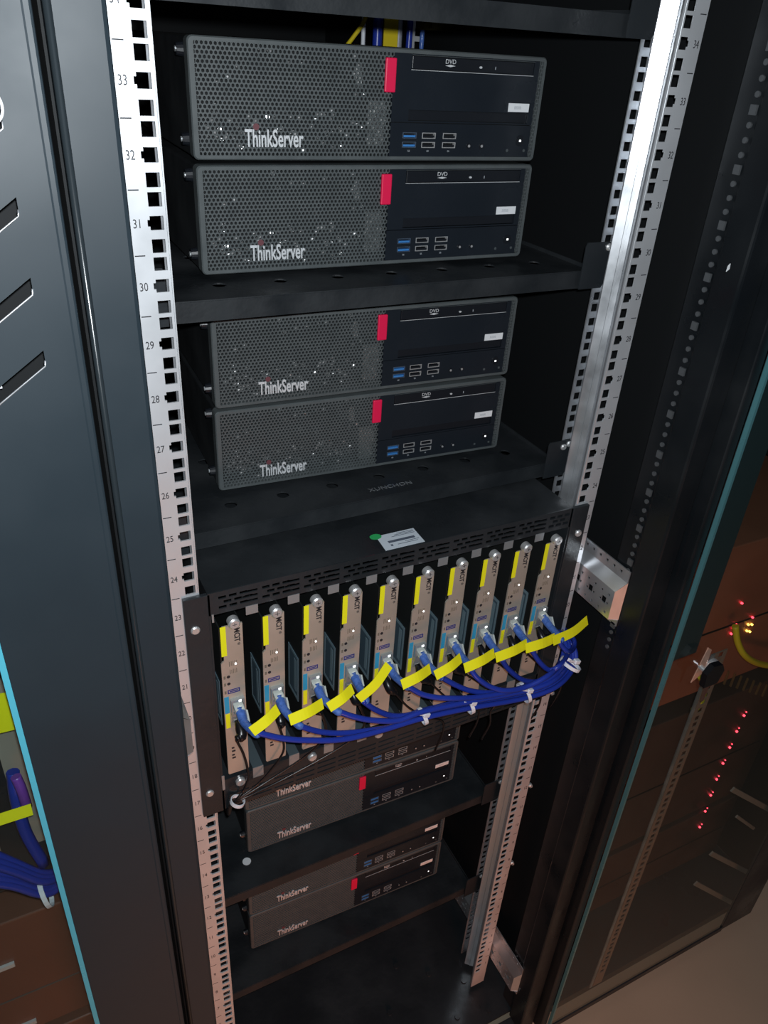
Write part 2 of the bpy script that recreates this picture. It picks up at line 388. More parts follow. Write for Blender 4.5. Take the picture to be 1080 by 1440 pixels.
# ------------------------------------------------------------ servers
SW, SH = .349, .0922
def make_server():
    t = thing('server', 'x', 'server', (0,0,0), 0, 'black desktop-size servers in the middle cabinet')
    MB().box(.0015, SW-.0015, .0135, .36, .001, SH-.001, .002).build('case', CASE, t)
    # bezel ring with rounded corners
    b = MB(); o1 = rrect(0, SW, 0, SH, .0045); o2 = rrect(.001, SW-.001, .001, SH-.001, .004); i1 = rrect(.0052, SW-.0040, .0038, SH-.0036, .0012)
    L = [[b.b.verts.new((x, y, z)) for x, z in pts] for pts, y in ((o1, .013), (o1, .0012), (o2, 0), (i1, 0), (i1, .013))]
    for a, c in zip(L, L[1:]):
        for k in range(len(a)): b.b.faces.new((a[k], a[(k+1) % len(a)], c[(k+1) % len(a)], c[k]))
    b.build('bezel', BEZEL, t)
    # perforated grille: real hexagonal openings
    g = MB(); P = .0038; RR = P / math.sqrt(3); hr = RR * .66
    rows = int((SH - .006) / (P * .866))
    off0 = (SH - rows * P * .866) / 2 + P * .433
    cache = {}
    def hv(x, z, y):
        k = (round(x, 6), round(z, 6), y)
        if k not in cache: cache[k] = g.b.verts.new((x, y, z))
        return cache[k]
    for r in range(rows):
        z = off0 + r * P * .866
        for c in range(100):
            x = .0062 + c * P + (P/2 if r % 2 else 0)
            if not (x < .1835 or (.3412 < x < .3450)): continue
            o = [hv(x + RR*math.cos(math.radians(60*k+30)), z + RR*math.sin(math.radians(60*k+30)), .0006) for k in range(6)]
            i = [hv(x + hr*math.cos(math.radians(60*k+30)), z + hr*math.sin(math.radians(60*k+30)), .0006) for k in range(6)]
            j = [hv(x + hr*.94*math.cos(math.radians(60*k+30)), z + hr*.94*math.sin(math.radians(60*k+30)), .0024) for k in range(6)]
            for k in range(6):
                q = (k+1) % 6
                g.b.faces.new((o[k], o[q], i[q], i[k])); g.b.faces.new((i[k], i[q], j[q], j[k]))
    g.build('grille', BEZEL, t, kind='stuff')
    inn = MB().box(.006, .183, .011, .0125, .004, SH-.004).build('inner_panel', VOID, t)
    rnd = random.Random(3)
    s_ = MB().box(.163, .1800, .0055, .0062, .012, .050)
    s_.box(.171, .181, .0048, .0054, .030, .042); s_.box(.150, .156, .0055, .0062, .06, .078)
    s_.build('metal_bracket', mat('inner_steel', (.55, .56, .55), .3, .9, .3, 300), inn)
    cc = MB()
    for k in range(90):
        x = rnd.uniform(.012, .16); z = rnd.choice((rnd.uniform(.008, .036), rnd.uniform(.008, .085))); a = rnd.uniform(.0005, .0016)
        cc.box(x-a, x+a, .0055, .0085, z-a*.7, z+a*.7, M=Matrix.Translation((x, 0, z)) @ Matrix.Rotation(rnd.uniform(-.5, .5), 4, 'X') @ Matrix.Rotation(rnd.uniform(-.5, .5), 4, 'Z') @ Matrix.Translation((-x, 0, -z)))
    cc.build('board_components', STEEL, inn, kind='stuff')
    # glossy right half
    pan = MB().plate(.1845, .3405, .0040, SH-.0038, [(.2021, .3347, .0760, .0876), (.2021, .3347, .0345, .0435), (.1845, .3405, .0325, .0332),
        (.1975,.2120,.0195,.0246), (.1975,.2120,.0115,.0166), (.2180,.2325,.0195,.0246), (.2180,.2325,.0115,.0166), (.2405,.2550,.0195,.0246), (.2405,.2550,.0115,.0166)], .0002, .004).build('control_panel', GLOSSY, t)
    MB().box(.185, .340, .0042, .0120, .0042, SH-.0042).build('panel_back', VOID, pan)
    dr = MB().box(.2028, .3340, .0000, .0038, .0767, .0869, .0004).build('optical_drive', DARKP, t)
    MB().box(.2021, .3347, -.0002, .0003, .0757, .0761).build('drive_edge', SILVER, dr)
    MB().box(.2021, .3347, -.0002, .0003, .0875, .0878).build('drive_edge', BEZEL, dr)
    MB().text('DVD', .0052, ft(.2420, -.0002, .0838, 1.05, 1)).prism([(.2365,.0806),(.2420,.0796),(.2475,.0806),(.2420,.0816)], -.0002, .0001).build('disc_logo', SILVER, dr)
    MB().prism([(.2744 + .0016*math.cos(k*.7854), .0807 + .0010*math.sin(k*.7854)) for k in range(8)], -.0006, .0002).build('eject_button', SILVER, dr)
    MB().box(.2905, .2912, -.0002, .0003, .0795, .0820).build('drive_mark', GREY, dr)
    MB().box(.2026, .3342, .0022, .0030, .0350, .0430).build('slot_cover', DARKP, t)
    for i, x in enumerate((.1975, .2180, .2405)):
        for z in (.0195, .0115):
            m = USBB if i == 0 else DARKP
            p = MB().plate(x, x+.0145, z, z+.0051, [(x+.0007, x+.0138, z+.0006, z+.0045)], -.0002, .004).build('usb_port', STEEL if i else mat('usb_shell', (.45, .6, .8), .25, .9) , t)
            MB().box(x+.0012, x+.0134, .0002, .0040, z+.0010, z+.0026).build('usb_tongue', m, p)
    MB().text('SS', .0022, ft(.2048, .0001, .0086, 1.2, 1)).text('SS', .0022, ft(.2252, .0001, .0086, 1.2, 1)).text('SS', .0022, ft(.2478, .0001, .0086, 1.2, 1)).build('port_marks', GREY, pan)
    for x in (.2703, .2848):
        j = MB().cyl((x, .0006, .0135), (0, -1, 0), .0026, .0012, 14); j = j.build('audio_jack', DARKP, t)
        MB().cyl((x, -.0006, .0135), (0, -1, 0), .0013, .0003, 10).build('jack_contact', STEEL, j)
    pw = MB().cyl((.3291, .0006, .0188), (0, -1, 0), .0048, .0010, 20).build('power_button', DARKP, t)
    MB().box(.3281, .3301, -.0007, -.0003, .0179, .0197).build('power_light', LEDW, pw)
    MB().cyl((.3154, .0004, .0098), (0, -1, 0), .0014, .0004, 10).cyl((.3354, .0004, .0098), (0, -1, 0), .0014, .0004, 10).build('indicator_lights', BEZEL, pan)
    lb = MB().box(.3105, .3345, -.0002, .0003, .0445, .0520).build('service_label', WHITE, t)
    q = MB()
    for k in range(9): q.box(.3175 + k*.0009, .3179 + k*.0009, -.0003, -.00015, .0468, .0496)
    q.build('barcode', GREY, lb)
    MB().box(.1757, .1864, -.0022, .0010, .0572, .0846, .0010).build('release_tab', RED, t)
    lg = MB().text('ThinkServer', .0192, ft(.0715, -.0010, .0172, .56, 1.02), .0007, .00030).build('badge_lettering', SILVER, t)
    MB().cyl((.0555, .0002, .0268), (0, -1, 0), .0028, .0006, 12).build('red_dot', mat('dull_red', (.15, .05, .06), .5), t)
    for z in (.0139, .0815):
        ft_ = MB().cyl((.0016, .024, z), (-1, 0, 0), .0058, .0060, 14, .0048).build('foot', DARKP, t)
        MB().cyl((-.0044, .024, z), (-1, 0, 0), .0022, .0008, 10).build('foot_screw', ZINCD, ft_)
    for x in (.03, SW-.03): MB().box(x-.012, x+.012, .03, .05, -.0048, .0012).build('pad', VOID, t)
    return t
spots = [((.0634, .132, 1.3791), -.0373, 'topmost server, directly below the top shelf'),
 ((.0618, .121, 1.2840), -.0136, 'second server from the top, resting on the upper shelf'),
 ((.0680, .1282, 1.1474), -.0371, 'third server from the top, upper one of the middle pair'),
 ((.0667, .1281, 1.0520), -.0443, 'fourth server from the top, resting on the shelf with round holes'),
 ((.0725, .115, .5355), -.025, 'dim server partly hidden behind the card chassis, upper of its pair'),
 ((.0735, .115, .4400), -.025, 'dim server on the shelf with the round white sticker'),
 ((.0700, .115, .2825), -.025, 'dim server in the bottom pair, upper one'),
 ((.0700, .115, .1870), -.025, 'lowest server, on the lowest shelf')]
S0 = None
for loc, a, lab in spots:
    if S0 is None: S0 = make_server(); S0.location = loc; S0.rotation_euler = (0, 0, a); S0['label'] = lab
    else: dup(S0, loc, a, lab)

# ------------------------------------------------------------ card chassis
ZB, ZC = 16*U + .0006, 23*U - .0006
ch = thing('card_chassis', 'black seven-unit chassis holding ten tan cards, screwed to the rails', 'chassis', (.2326, 0, ZB))
def hpart(mb, name, m, par=None, **kw):
    o = mb.build(name, m, par or ch, **kw)
    if par is None: o.matrix_parent_inverse = Matrix.Translation((-.2326, 0, -ZB))
    return o
CX = [.0353 + .0437*i for i in range(10)]
YF = -.0035
def vents(z0, rows, pat):
    R = []
    for cx in CX:
        for r in range(rows):
            z = z0 + r*.0058
            xs = [-.0105 + .0105*k + (.005 if (r % 2) else 0) for k in range(3)] if pat else [-.009, .001]
            for k in xs: R.append((cx+k, cx+k+.0076, z, z+.0034))
            for k in (.0130, ): R.append((cx+k, cx+k+.0155, z, z+.0028))
    return [r for r in R if r[1] < .449]
hpart(MB().plate(.0146, .4506, .9955, ZC, vents(1.0010, 3, True), YF, YF + .0015), 'upper_vent_band', BLACK)
LV = [(.022+.0272*i, .022+.0272*i+.0235, z, z+.0022) for i in range(16) for z in (.7165, .7245, .7325)]
hpart(MB().plate(.0146, .4506, ZB, .7600, [r for r in LV if r[1] < .449], YF, YF + .0015), 'lower_vent_band', BLACK)
hpart(MB().box(.0146, .0165, YF, .44, ZB, ZC - .0012), 'side_wall', BLACK); hpart(MB().box(.4487, .4506, YF, .44, ZB, ZC - .0012), 'side_wall', BLACK)
hpart(MB().box(.0146, .4506, YF + .0016, .44, ZC - .0012, ZC), 'top_cover', BLACKD)
hpart(MB().box(.0166, .4486, .0, .44, ZB, ZB + .0012), 'bottom_cover', BLACKD)
hpart(MB().box(.0166, .4486, .22, .222, ZB + .002, ZC - .002), 'backplane', VOID)
hpart(MB().box(.0166, .4486, 0, .2, .7535, .7550), 'card_tray', BLACK)
for s in (-1, 1):
    x0, x1 = (-.0088, .0144) if s < 0 else (.4508, .4739)
    ear = hpart(MB().box(x0, x1, -.0050, -.0002, ZB, ZC, .0005), 'ear', BLACK)
    xs = 0.0003 if s < 0 else W - .0003
    m = MB(); screw_mb(m, (xs, -.005, 22*U + .00635), .0046); m.build('screw', STEEL, ear)
    m = MB(); screw_mb(m, (xs, -.005, 16*U + .0381), .0046); m.build('screw', STEEL, ear)
for i, cx in enumerate(CX[:-1]):
    g = cx + .0219
    hpart(MB().box(g-.0062, g+.0062, YF - .0006, YF - .0001, .9860, .9965), 'card_guide', GUIDE)
    lo_ = hpart(MB().box(g-.0062, g+.0062, YF - .0006, YF, .7480, .7640), 'lower_guide', GUIDE)
    MB().box(g-.0060, g+.0060, YF+.0002, .12, .7625, .7640).build('guide_channel', mat('channel_metal', (.12, .16, .18), .4, .4) if i == 0 else bpy.data.materials['channel_metal'], lo_)
hpart(MB().box(.0172, .0192, YF - .0006, YF, .9870, .9965), 'edge_clip', GUIDE); hpart(MB().box(.0150, .0180, YF - .0006, YF, .745, .768), 'edge_clip', GUIDE)
# sticker on the top cover
lab = hpart(MB().prism([(.2065, .0270), (.2525, .0270), (.2515, -.0010), (.2045, -.0010)], ZC + .0001, ZC + .0004, lambda a, b, t: (a, b, t)), 'asset_sticker', mat('sticker_paper', (.62, .68, .74), .6))
q = MB().box(.214, .246, .0100, .0140, ZC+.0004, ZC+.0005).box(.214, .2165, .004, .007, ZC+.0004, ZC+.0005)
for k in range(3): q.box(.222 + .004*k, .250, .0195 + .0022*k, .0203 + .0022*k, ZC+.0004, ZC+.0005)
q.box(.222, .246, .0045, .0053, ZC+.0004, ZC+.0005).box(.232, .249, .0072, .0080, ZC+.0004, ZC+.0005)
q.build('printed_lines', mat('sticker_ink', (.10, .12, .16), .6), lab)
hpart(MB().prism([(.206 + .0068*math.cos(k*.52), .0262 + .0052*math.sin(k*.52)) for k in range(12)], ZC + .0005, ZC + .0007, lambda a, b, t: (a, b, t)), 'green_sticker', GREEN)

# ------------------------------------------------------------ cards
def make_card():
    t = thing('media_card', 'x', 'card', (0,0,0), 0, 'tan cards plugged into the chassis')
    poly = [(-.0128, .7715), (.0108, .7715), (.0108, .9800), (-.0095, .9800), (-.0095, .9362), (-.0112, .9352), (-.0128, .9330)]
    fp = MB().prism(poly, -.0062, -.0044).build('face_plate', TAN, t)
    MB().box(-.0120, .0104, -.0062, .004, .7700, .7714).build('bottom_fold', TAN, fp)
    bd = MB().box(-.0125, -.0112, -.0040, .16, .772, .978).build('circuit_board', PCB, t)
    MB().box(-.0131, -.0126, .006, .036, .836, .900).build('board_label', CHIPL, bd)
    MB().plate(.006, .036, .836, .900, [(.009, .033, .840, .896)], -.0133, -.0131, lambda a, z, tt: (tt, a, z)).box(-.0133, -.0131, .012, .018, .846, .892).build('board_print', mat('board_print', (.16, .24, .28), .5), bd)
    MB().box(.0094, .0106, -.0040, .16, .772, .978).build('cover_plate', PCB, t)
    for z, nm in ((.9850, 'thumbscrew'),):
        k = MB().cyl((.0015, -.0044, z), (0, -1, 0), .0060, .0070, 20); k.cyl((.0015, -.0114, z), (0, -1, 0), .0060, .0014, 20, .0046)
        k = k.build(nm, STEEL, t)
        MB().box(.0013, .0017, -.0131, -.0127, z-.0022, z+.0022).box(-.0007, .0037, -.0131, -.0127, z-.0002, z+.0002).build('cross_slot', INK, k)
    MB().box(-.0118, -.0062, -.0066, -.0062, .9430, .9805).build('yellow_label', YEL, t)
    MB().text('MCiT', .0095, ft(.0048, -.0063, .9665, .80, .85, -math.pi/2), bold=.00025).text('®', .0042, ft(.0062, -.0063, .9545, 1, 1, -math.pi/2)).build('maker_lettering', INK, t)
    q = MB()
    for k in range(5):
        q.box(-.0048 + .0019*k, -.0040 + .0019*k, -.0064, -.0062, .9275 + .0008*(k % 2), .9340)
        q.box(-.0044 + .0017*k, -.0037 + .0017*k, -.0064, -.0062, .9175, .9235 - .0008*(k % 2))
    q.build('small_print', mat('faint_print', (.20, .17, .13), .6) if 'faint_print' not in bpy.data.materials else bpy.data.materials['faint_print'], t)
    MB().cyl((.0020, -.0062, .9296), (0, -1, 0), .0011, .0008, 8).build('status_light', LEDW, t)
    for z in (.9142, .9045): MB().cyl((-.0062, -.00615, z), (0, -1, 0), .0018, .0004, 12).build('switch_hole', INK, t)
    q = MB()
    for z in (.9142, .9045, .8935): q.box(-.0112, -.0092, -.0064, -.0062, z-.002, z+.002)
    q.build('side_marks', bpy.data.materials['faint_print'], t)
    b_ = MB().plate(-.0080, .0050, .8905, .8960, [(-.0068, .0038, .8917, .8948)], -.0064, -.0062); b_.box(-.0058, .0028, -.0064, -.0062, .8926, .8939)
    b_.build('blue_mark', NAVY, t)
    MB().box(-.0122, -.0072, -.0066, -.0062, .8640, .8870).build('cyan_label', CYAN, t)
    MB().box(-.0118, -.0072, -.0066, -.0062, .8420, .8625).build('lower_yellow_label', YEL, t)
    j = MB().plate(-.0060, .0085, .8600, .8830, [(-.0042, .0068, .8640, .8800)], -.0105, -.0062).build('network_port', GUIDE, t)
    MB().box(.0020, .0048, -.0112, -.0106, .8802, .8826).build('link_light', LEDW, j)
    u_ = MB().plate(-.0052, .0040, .8500, .8562, [(-.0040, .0028, .8514, .8548)], -.0085, -.0062).build('power_port', GUIDE, t)
    q = MB()
    for k, z in enumerate((.810, .805, .7990, .7945)): q.box(-.0075, -.0045 + .001*(k % 2), -.0064, -.0062, z-.0012, z+.0012)
    q.build('lower_print', INK, t)
    return t
ORD = ['first', 'second', 'third', 'fourth', 'fifth', 'sixth', 'seventh', 'eighth', 'ninth', 'tenth']
NEAR = ['leftmost', 'second from the left', 'third from the left', 'fourth from the left', 'fifth from the left', 'fifth from the right', 'fourth from the right', 'third from the right', 'second from the right', 'rightmost']
K0 = None
for i, cx in enumerate(CX):
    lb_ = f'tan metal card with yellow label in the chassis, {NEAR[i]}'
    if K0 is None: K0 = make_card(); K0.location = (cx, 0, 0); K0['label'] = lb_
    else: dup(K0, (cx, 0, 0), 0, lb_)
# lower captive screws in the band, seen under some cards
for cx in (CX[0], CX[2], CX[4], CX[6], CX[8]):
    m = MB(); m.cyl((cx + .0005, YF, .7510), (0, -1, 0), .0056, .0030, 16); m.cyl((cx + .0005, YF - .003, .7510), (0, -1, 0), .0056, .0012, 16, .0044)
    o = hpart(m, 'captive_screw', STEEL)

# ------------------------------------------------------------ blue network cables
YB = -.062
paths = [
 [(365,1031),(395,1038),(430,1041),(480,1040),(530,1029),(594,1010),(659,996),(737,982),(782,966),(806,940),(809,912),(797,886)],
 [(425,1022),(450,1029),(480,1031),(520,1027),(560,1020),(594,1004),(659,990),(737,976),(780,962),(802,938),(805,910),(794,884)],
 [(480,1002),(498,1008),(525,1013),(560,1013),(594,1001),(659,987),(737,972),(777,958),(798,935),(800,908),(791,882)],
 [(512,987),(528,998),(549,1006),(572,1006),(600,998),(659,984),(737,969),(774,954),(793,932),(796,906),(788,880)],
 [(575,966),(593,976),(615,981),(640,982),(665,981),(700,976),(737,966),(772,950),(789,929),(793,904),(786,879)],
 [(622,953),(640,963),(660,971),(685,974),(710,972),(737,968),(776,952),(796,931),(800,906),(789,881)],
 [(663,943),(672,954),(690,966),(712,971),(740,966),(772,949),(791,928),(796,903),(786,880)],
 [(706,928),(716,942),(735,956),(757,958),(778,947),(794,926),(796,902),(785,879)],
 [(748,914),(758,930),(772,942),(787,936),(798,920),(799,900),(787,878)],
 [(787,902),(790,908),(798,916),(806,912),(807,896),(797,880)]]
yoff = [-.004, .004, -.008, .002, -.010, -.004, -.012, .004, -.006, 0]
flags = [((354,1029),(391,997)), ((407,1013),(454,989)), ((462,995),(496,968)), ((504,983),(547,935)), ((565,963),(605,940)), ((612,950),(648,925)), ((653,940),(695,918)), ((697,925),(741,905)), ((739,912),(780,897)), ((778,901),(826,872))]
for i, cx in enumerate(CX):
    t = thing('network_cable', f'blue network cable with yellow tag plugged into the card {NEAR[i]}', 'cable', (cx, -.012, .872), 0, 'blue network cables of the ten cards')
    inv = Matrix.Translation((-cx, .012, -.872))
    def kp(mb, name, m, sm=False):
        o = mb.build(name, m, t, sm); o.matrix_parent_inverse = inv; return o
    jack = Vector((cx + .0013, -.0080, .8720))
    f0, f1 = flags[i]
    last = i == 9
    P1 = at(*paths[i][0], -.058)
    yb = YB + yoff[i]
    # plug goes out of the port then bends down to the tag
    out = jack + Vector((0, -.020, -.004))
    bend = (out * .45 + P1 * .55) + Vector((0, -.010, .002))
    bt = smooth([jack + Vector((0, -.005, .000)), out, bend, P1.lerp(bend, .12)], 5)
    kp(MB().box(-.0050, .0050, -.006, .010, -.0033, .0033, .0006, Matrix.Translation(jack + Vector((0, -.003, .001))) @ Matrix.Rotation(.15, 4, 'X')), 'plug', CLEAR)
    kp(MB().box(.0030, .0050, -.009, .002, -.009, .004, .0006, Matrix.Translation(jack + Vector((.0012, -.010, -.002))) @ Matrix.Rotation(-.6, 4, 'X')), 'plug_hood', CLEAR)
    n_ = len(bt)
    kp(MB().tube(bt, .004, 10, [.0050 - .0011 * k / (n_-1) for k in range(n_)]), 'boot', BOOT)
    pts = [P1.lerp(bend, .3)]
    mm = len(paths[i])
    for k, q in enumerate([(u_, v_ + (0 if k_ < mm - 2 else (4, 11)[k_ - mm + 2])) for k_, (u_, v_) in enumerate(paths[i])]):
        y_ = -.058 + (yb + .058) * min(1, k / 3)
        if k >= mm - 3: y_ = (-.045, -.030, -.012)[k - (mm - 3)] + yoff[i] * .4
        pts.append(at(*q, y_))
    end = Vector((.492 + .0012*(i % 4), .010 + .0, .812 - .003*(i // 4)))
    pts += [Vector((pts[-1].x * .5 + .492 * .5, -.004, .822)), end, end + Vector((.002, .06, -.003)), end + Vector((.0, .20, -.02))]
    kp(MB().tube(smooth(pts, 7), 0.0032, 8), 'cable_jacket', BLUE)
    A = at(*f0, -.0605); B = at(*f1, -.050 if not last else -.035); mid = A.lerp(B, .5) + Vector((0, -.004, .003 if i not in (3, 9) else 0))
    sp = smooth([A, mid, B], 5)
    # the tag lies facing the viewer of the rack front
    nrm = Vector((.25, -.86, .45)).normalized(); d = (B - A).normalized()
    kp(MB().ribbon(sp, nrm.cross(d), .0118, .0005), 'tag', YEL)

# ------------------------------------------------------------ black power leads
P2 = [[(321,1010),(332,1040),(343,1062),(349,1090),(343,1110),(334,1122)],
 [(381,994),(392,1020),(398,1040),(396,1062),(365,1100),(334,1124)],
 [(440,975),(452,1000),(458,1030),(436,1058),(390,1090),(335,1125)],
 [(492,960),(505,990),(512,1020),(480,1050),(400,1095),(336,1126)],
 [(541,944),(556,975),(575,995),(600,1008),(622,1014)],
 [(589,930),(605,960),(630,982),(655,992),(672,996)],
 [(636,915),(655,948),(682,966),(700,985),(690,1000)],
 [(678,903),(697,930),(725,950),(750,960),(760,975)],
 [(720,890),(737,915),(760,935),(785,945),(790,955)],
 [(762,878),(775,895),(790,905),(797,915),(800,925)]]
for i, pp in enumerate(P2):
    cx = CX[i]
    t = thing('power_lead', f'thin black power lead with moulded plug from the card {NEAR[i]}', 'cable', (cx, -.012, .853), 0, 'black power leads of the ten cards')
    inv = Matrix.Translation((-cx, .012, -.853))
    j0 = Vector((cx - .0006, -.008, .8531))
    ys = [-.022, -.024, -.020, -.016, -.014, -.016, -.016]
    pts = [at(*q, ys[k]) for k, q in enumerate(pp)]
    a = j0; b2 = a + Vector((.001, -.014, -.010)); c2 = pts[1]
    o = MB().tube(smooth([a + Vector((0, -.001, 0)), b2, b2.lerp(c2, .65), c2], 4), .004, 8, [.0030, .0040, .0052, .0054, .0054, .0054, .0054, .0050, .0042, .0040, .0040, .0034, .0026]).build('plug', CORD, t); o.matrix_parent_inverse = inv
    tail = [c2] + pts[2:]
    if i < 4: tail += [Vector((.020 + .001*i, -.010, .722)), Vector((.020, -.004, .700)), Vector((.022, .02, .685)), Vector((.024, .07, .66))]
    else: tail += [tail[-1] + Vector((.006, .004, -.03)), tail[-1] + Vector((.008, .018, -.075))]
    o = MB().tube(smooth(tail, 6), .0014, 6).build('cable_jacket', CORD, t); o.matrix_parent_inverse = inv

# ------------------------------------------------------------ cable ties
def tie(c, ax, r, lab, head=True, mtl=TIE, tail=.012):
    t = thing('cable_tie', lab, 'cable tie', c, 0, 'white nylon cable ties')
    a = Vector(ax).normalized(); u = Vector((0, -1, 0)); u = (u - a*u.dot(a)).normalized(); v = a.cross(u)
    ring = [(u*math.cos(k*math.pi/10) + v*math.sin(k*math.pi/10)) * r for k in range(21)]
    b = MB(); rg = []
    for q in ring[:-1]:
        n = q.normalized(); rg.append([b.b.verts.new(q + a*s*.0022 + n*h) for s, h in ((-1, 0), (1, 0), (1, .001), (-1, .001))])
    for k in range(len(rg)):
        A, B = rg[k], rg[(k+1) % len(rg)]
        for e in range(4): b.b.faces.new((A[e], A[(e+1) % 4], B[(e+1) % 4], B[e]))
    b.build('strap', mtl, t)
    if head:
        h = (u*.6 + Vector((0, 0, .8))).normalized() * (r + .002)
        MB().box(-.004, .004, -.003, .003, -.0028, .0028, .0008, Matrix.Translation(h) @ Matrix.Rotation(.3, 4, 'Y')).build('lock_head', mtl, t)
        if tail: MB().box(-.0012, .0012, -.0005, .0005, 0, tail, 0, Matrix.Translation(h + Vector((-.003, -.001, .0015))) @ Matrix.Rotation(-1.1, 4, 'Y')).build('tail', mtl, t)
    return t
for (u_, v_, r, ax, lab) in ((594, 1007, .0095, (1, 0, .25), 'white cable tie on the blue bundle, leftmost of four'),
    (659, 991, .0105, (1, 0, .2), 'white cable tie on the blue bundle, second from the left'),
    (737, 974, .0125, (1, 0, .25), 'white cable tie on the blue bundle below the rightmost cards'),
    (802, 934, .0130, (.5, 0, .85), 'white cable tie at the right-hand bend of the blue bundle')):
    tie(at(u_, v_, YB - .001), ax, r, lab)
tie(at(334, 1127, -.014), (.35, 0, .94), .0075, 'white cable tie gathering the black leads at the lower left of the chassis', False)

# ------------------------------------------------------------ cables hanging at the rear top
def rear(name, pts, r, m, lab, grp=None):
    o = MB().tube(smooth(pts, 5), r, 8).build(name, m); return tag(o, lab, 'cable', grp)
def col(u0, v0, u1, v1, y): return [at(u0, v0, y), at((u0+u1)/2, (v0+v1)/2, y), at(u1, v1, y)]
def vcable(u, y, r, m, lab, dx=0):
    p = at(u, 45, y); o = MB().tube(smooth([(p.x + dx, y, 1.75), (p.x, y, 1.52), (p.x - dx, y, 1.3), (p.x - dx, y, 1.0)], 6), r, 8).build('hanging_cable', m); return tag(o, lab, 'cable', 'cables hanging at the back of the middle cabinet')
vcable(511, .51, .0030, TIE, 'white cable hanging behind the topmost server')
vcable(531, .51, .0068, BLUE, 'thick blue cable hanging behind the topmost server, left of the yellow label')
vcable(561, .53, .0050, mat('grey_cable', (.35, .36, .42), .4), 'grey striped cable hanging behind the topmost server')
vcable(576, .51, .0045, BLUE, 'blue cable hanging behind the topmost server, right of the yellow label')
vcable(594, .50, .0032, BOOT, 'light blue cable beside the rear rail')
tag(MB().tube(smooth([at(488, 64, .50), at(500, 48, .50), at(512, 30, .50), at(520, 5, .50)], 5), .0028, 8).build('hanging_cable', YEL2), 'thin yellow cord slanting behind the topmost server', 'cable')
p = at(549, 45, .505); tag(MB().box(p.x-.0105, p.x+.0105, .503, .505, 1.44, 1.512).build('cable_label', YEL2), 'large yellow label hanging at the back above the topmost server', 'label')

# ------------------------------------------------------------ left cabinet
lc = thing('left_cabinet', 'black cabinet on the left with slotted door frame and cyan glass edge', 'cabinet', (-.37, -.1, -.085))
def lp(mb, name, m, par=None, **kw):
    o = mb.build(name, m, par or lc, **kw)
    if par is None: o.matrix_parent_inverse = Matrix.Translation((.37, .1, .085))
    return o
xr = -.0953; slots = [(-.145, xr, 1.3123 - .0415*k - .0092, 1.3123 - .0415*k) for k in range(-4, 3)] 
def skew(a, b, t):
    wgt = max(0, min(1, (b - 1.02) / .12)); return (a, t, b + (.72 * (a - xr) if a < xr else 0) * wgt)
lp(MB().plate(-.1545, -.0785, -.06, 1.95, slots[:5], -.1185, -.117, skew), 'door_frame', PANEL)
lp(MB().box(-.0790, -.0735, -.1187, -.094, -.06, 1.95, .0015), 'door_edge', PANEL)
lp(MB().box(-.1545, -.0805, -.0765, -.075, -.06, 1.95), 'door_back', VOID)
lp(MB().box(-.1545, -.1535, -.1165, -.0766, -.06, 1.95), 'door_back', VOID)
for q in slots[:5]: lp(MB().tube([skew(x, q[2], -.1184) for x in (-.1449, -.12, xr - .0005)] + [(xr, -.1184, q[2] + .003)], .0006, 6), 'slot_highlight', ZINC)  # bright tube standing for the highlight along each slot's lower edge
w_ = at(0, 150, -.119); lp(MB().tube([(w_.x-.004+.005*math.sin(a), -.119, w_.z+.007*math.cos(a)) for a in [.2*k for k in range(17)]], .0008, 6), 'white_mark', WHITE)
lp(MB().box(-.1290, -.1205, -.100, -.0975, 1.285, 1.302), 'white_sticker', WHITE)
gl = lp(MB().box(-.62, -.1590, -.1210, -.1165, -.05, 1.95), 'glass_pane', GLASS)
MB().box(-.1588, -.1546, -.1215, -.1165, -.05, 1.95).build('glass_edge', CEDGE, gl)
lp(MB().box(-.068, -.0665, -.09, .95, -.06, 1.95), 'side_panel', VOID); lp(MB().box(-.67, -.6685, -.09, .95, -.06, 1.95), 'side_panel', VOID)
lp(MB().box(-.668, -.069, .948, .95, -.06, 1.95), 'rear_panel', VOID)
lp(MB().plate(-.146, -.118, -.04, ZT, holes_19(-.126, 1, -.04, ZT), 0, .0016), 'mounting_rail', ZINCD)
lp(MB().box(-.668, -.069, -.09, .947, -.0845, -.06), 'plinth', BLACK)
# equipment and floor-reflection panels behind the left glass
for z0, z1, m, lab in ((.705, 1.02, BLACK, 'black card chassis behind the left glass door'), (.44, .655, BROWNL, 'brown panel for the floor reflection in the left glass, under the blue cables'), (.18, .42, BROWNL, 'dark brown panel for the floor reflection in the left glass, lowest')):
    t = thing('equipment_unit', lab, 'equipment', (-.37, 0, z0), 0)
    MB().box(-.225, .225, -.004, .30, 0, z1 - z0, .002).build('housing', m, t)
    if m is BLACK:
        for k in range(6): MB().box(.205 - .0437*k - .022, .205 - .0437*k, -.0062, -.0041, .06, .28).build('card_face', TAN, t)
    else:
        for x, z in ((.135, .14), (.137, .015)): MB().box(x-.016, x+.006, -.0075, -.0041, z, z + .006).build('handle_strip', SILVER, t)
        MB().box(-.2, .2, -.0048, -.0041, .075, .077).build('seam', BEZEL, t)
for k in range(6):
    y = -.050 - .004*(k % 3)
    q = [at(-60, 1180 + 9*k, y), at(-20, 1195 + 9*k, y), at(20, 1212 + 7*k, y), at(62, 1228 + 6*k, y), at(90, 1215 + 5*k, y+.01)]
    q.append(q[-1] + Vector((.03, .012, .03))); 
    tag(MB().tube(smooth(q, 5), .0036, 8).build('network_cable', BLUE), 'blue cable in the bundle behind the left glass door', 'cable', 'blue cables bundled behind the left glass door')
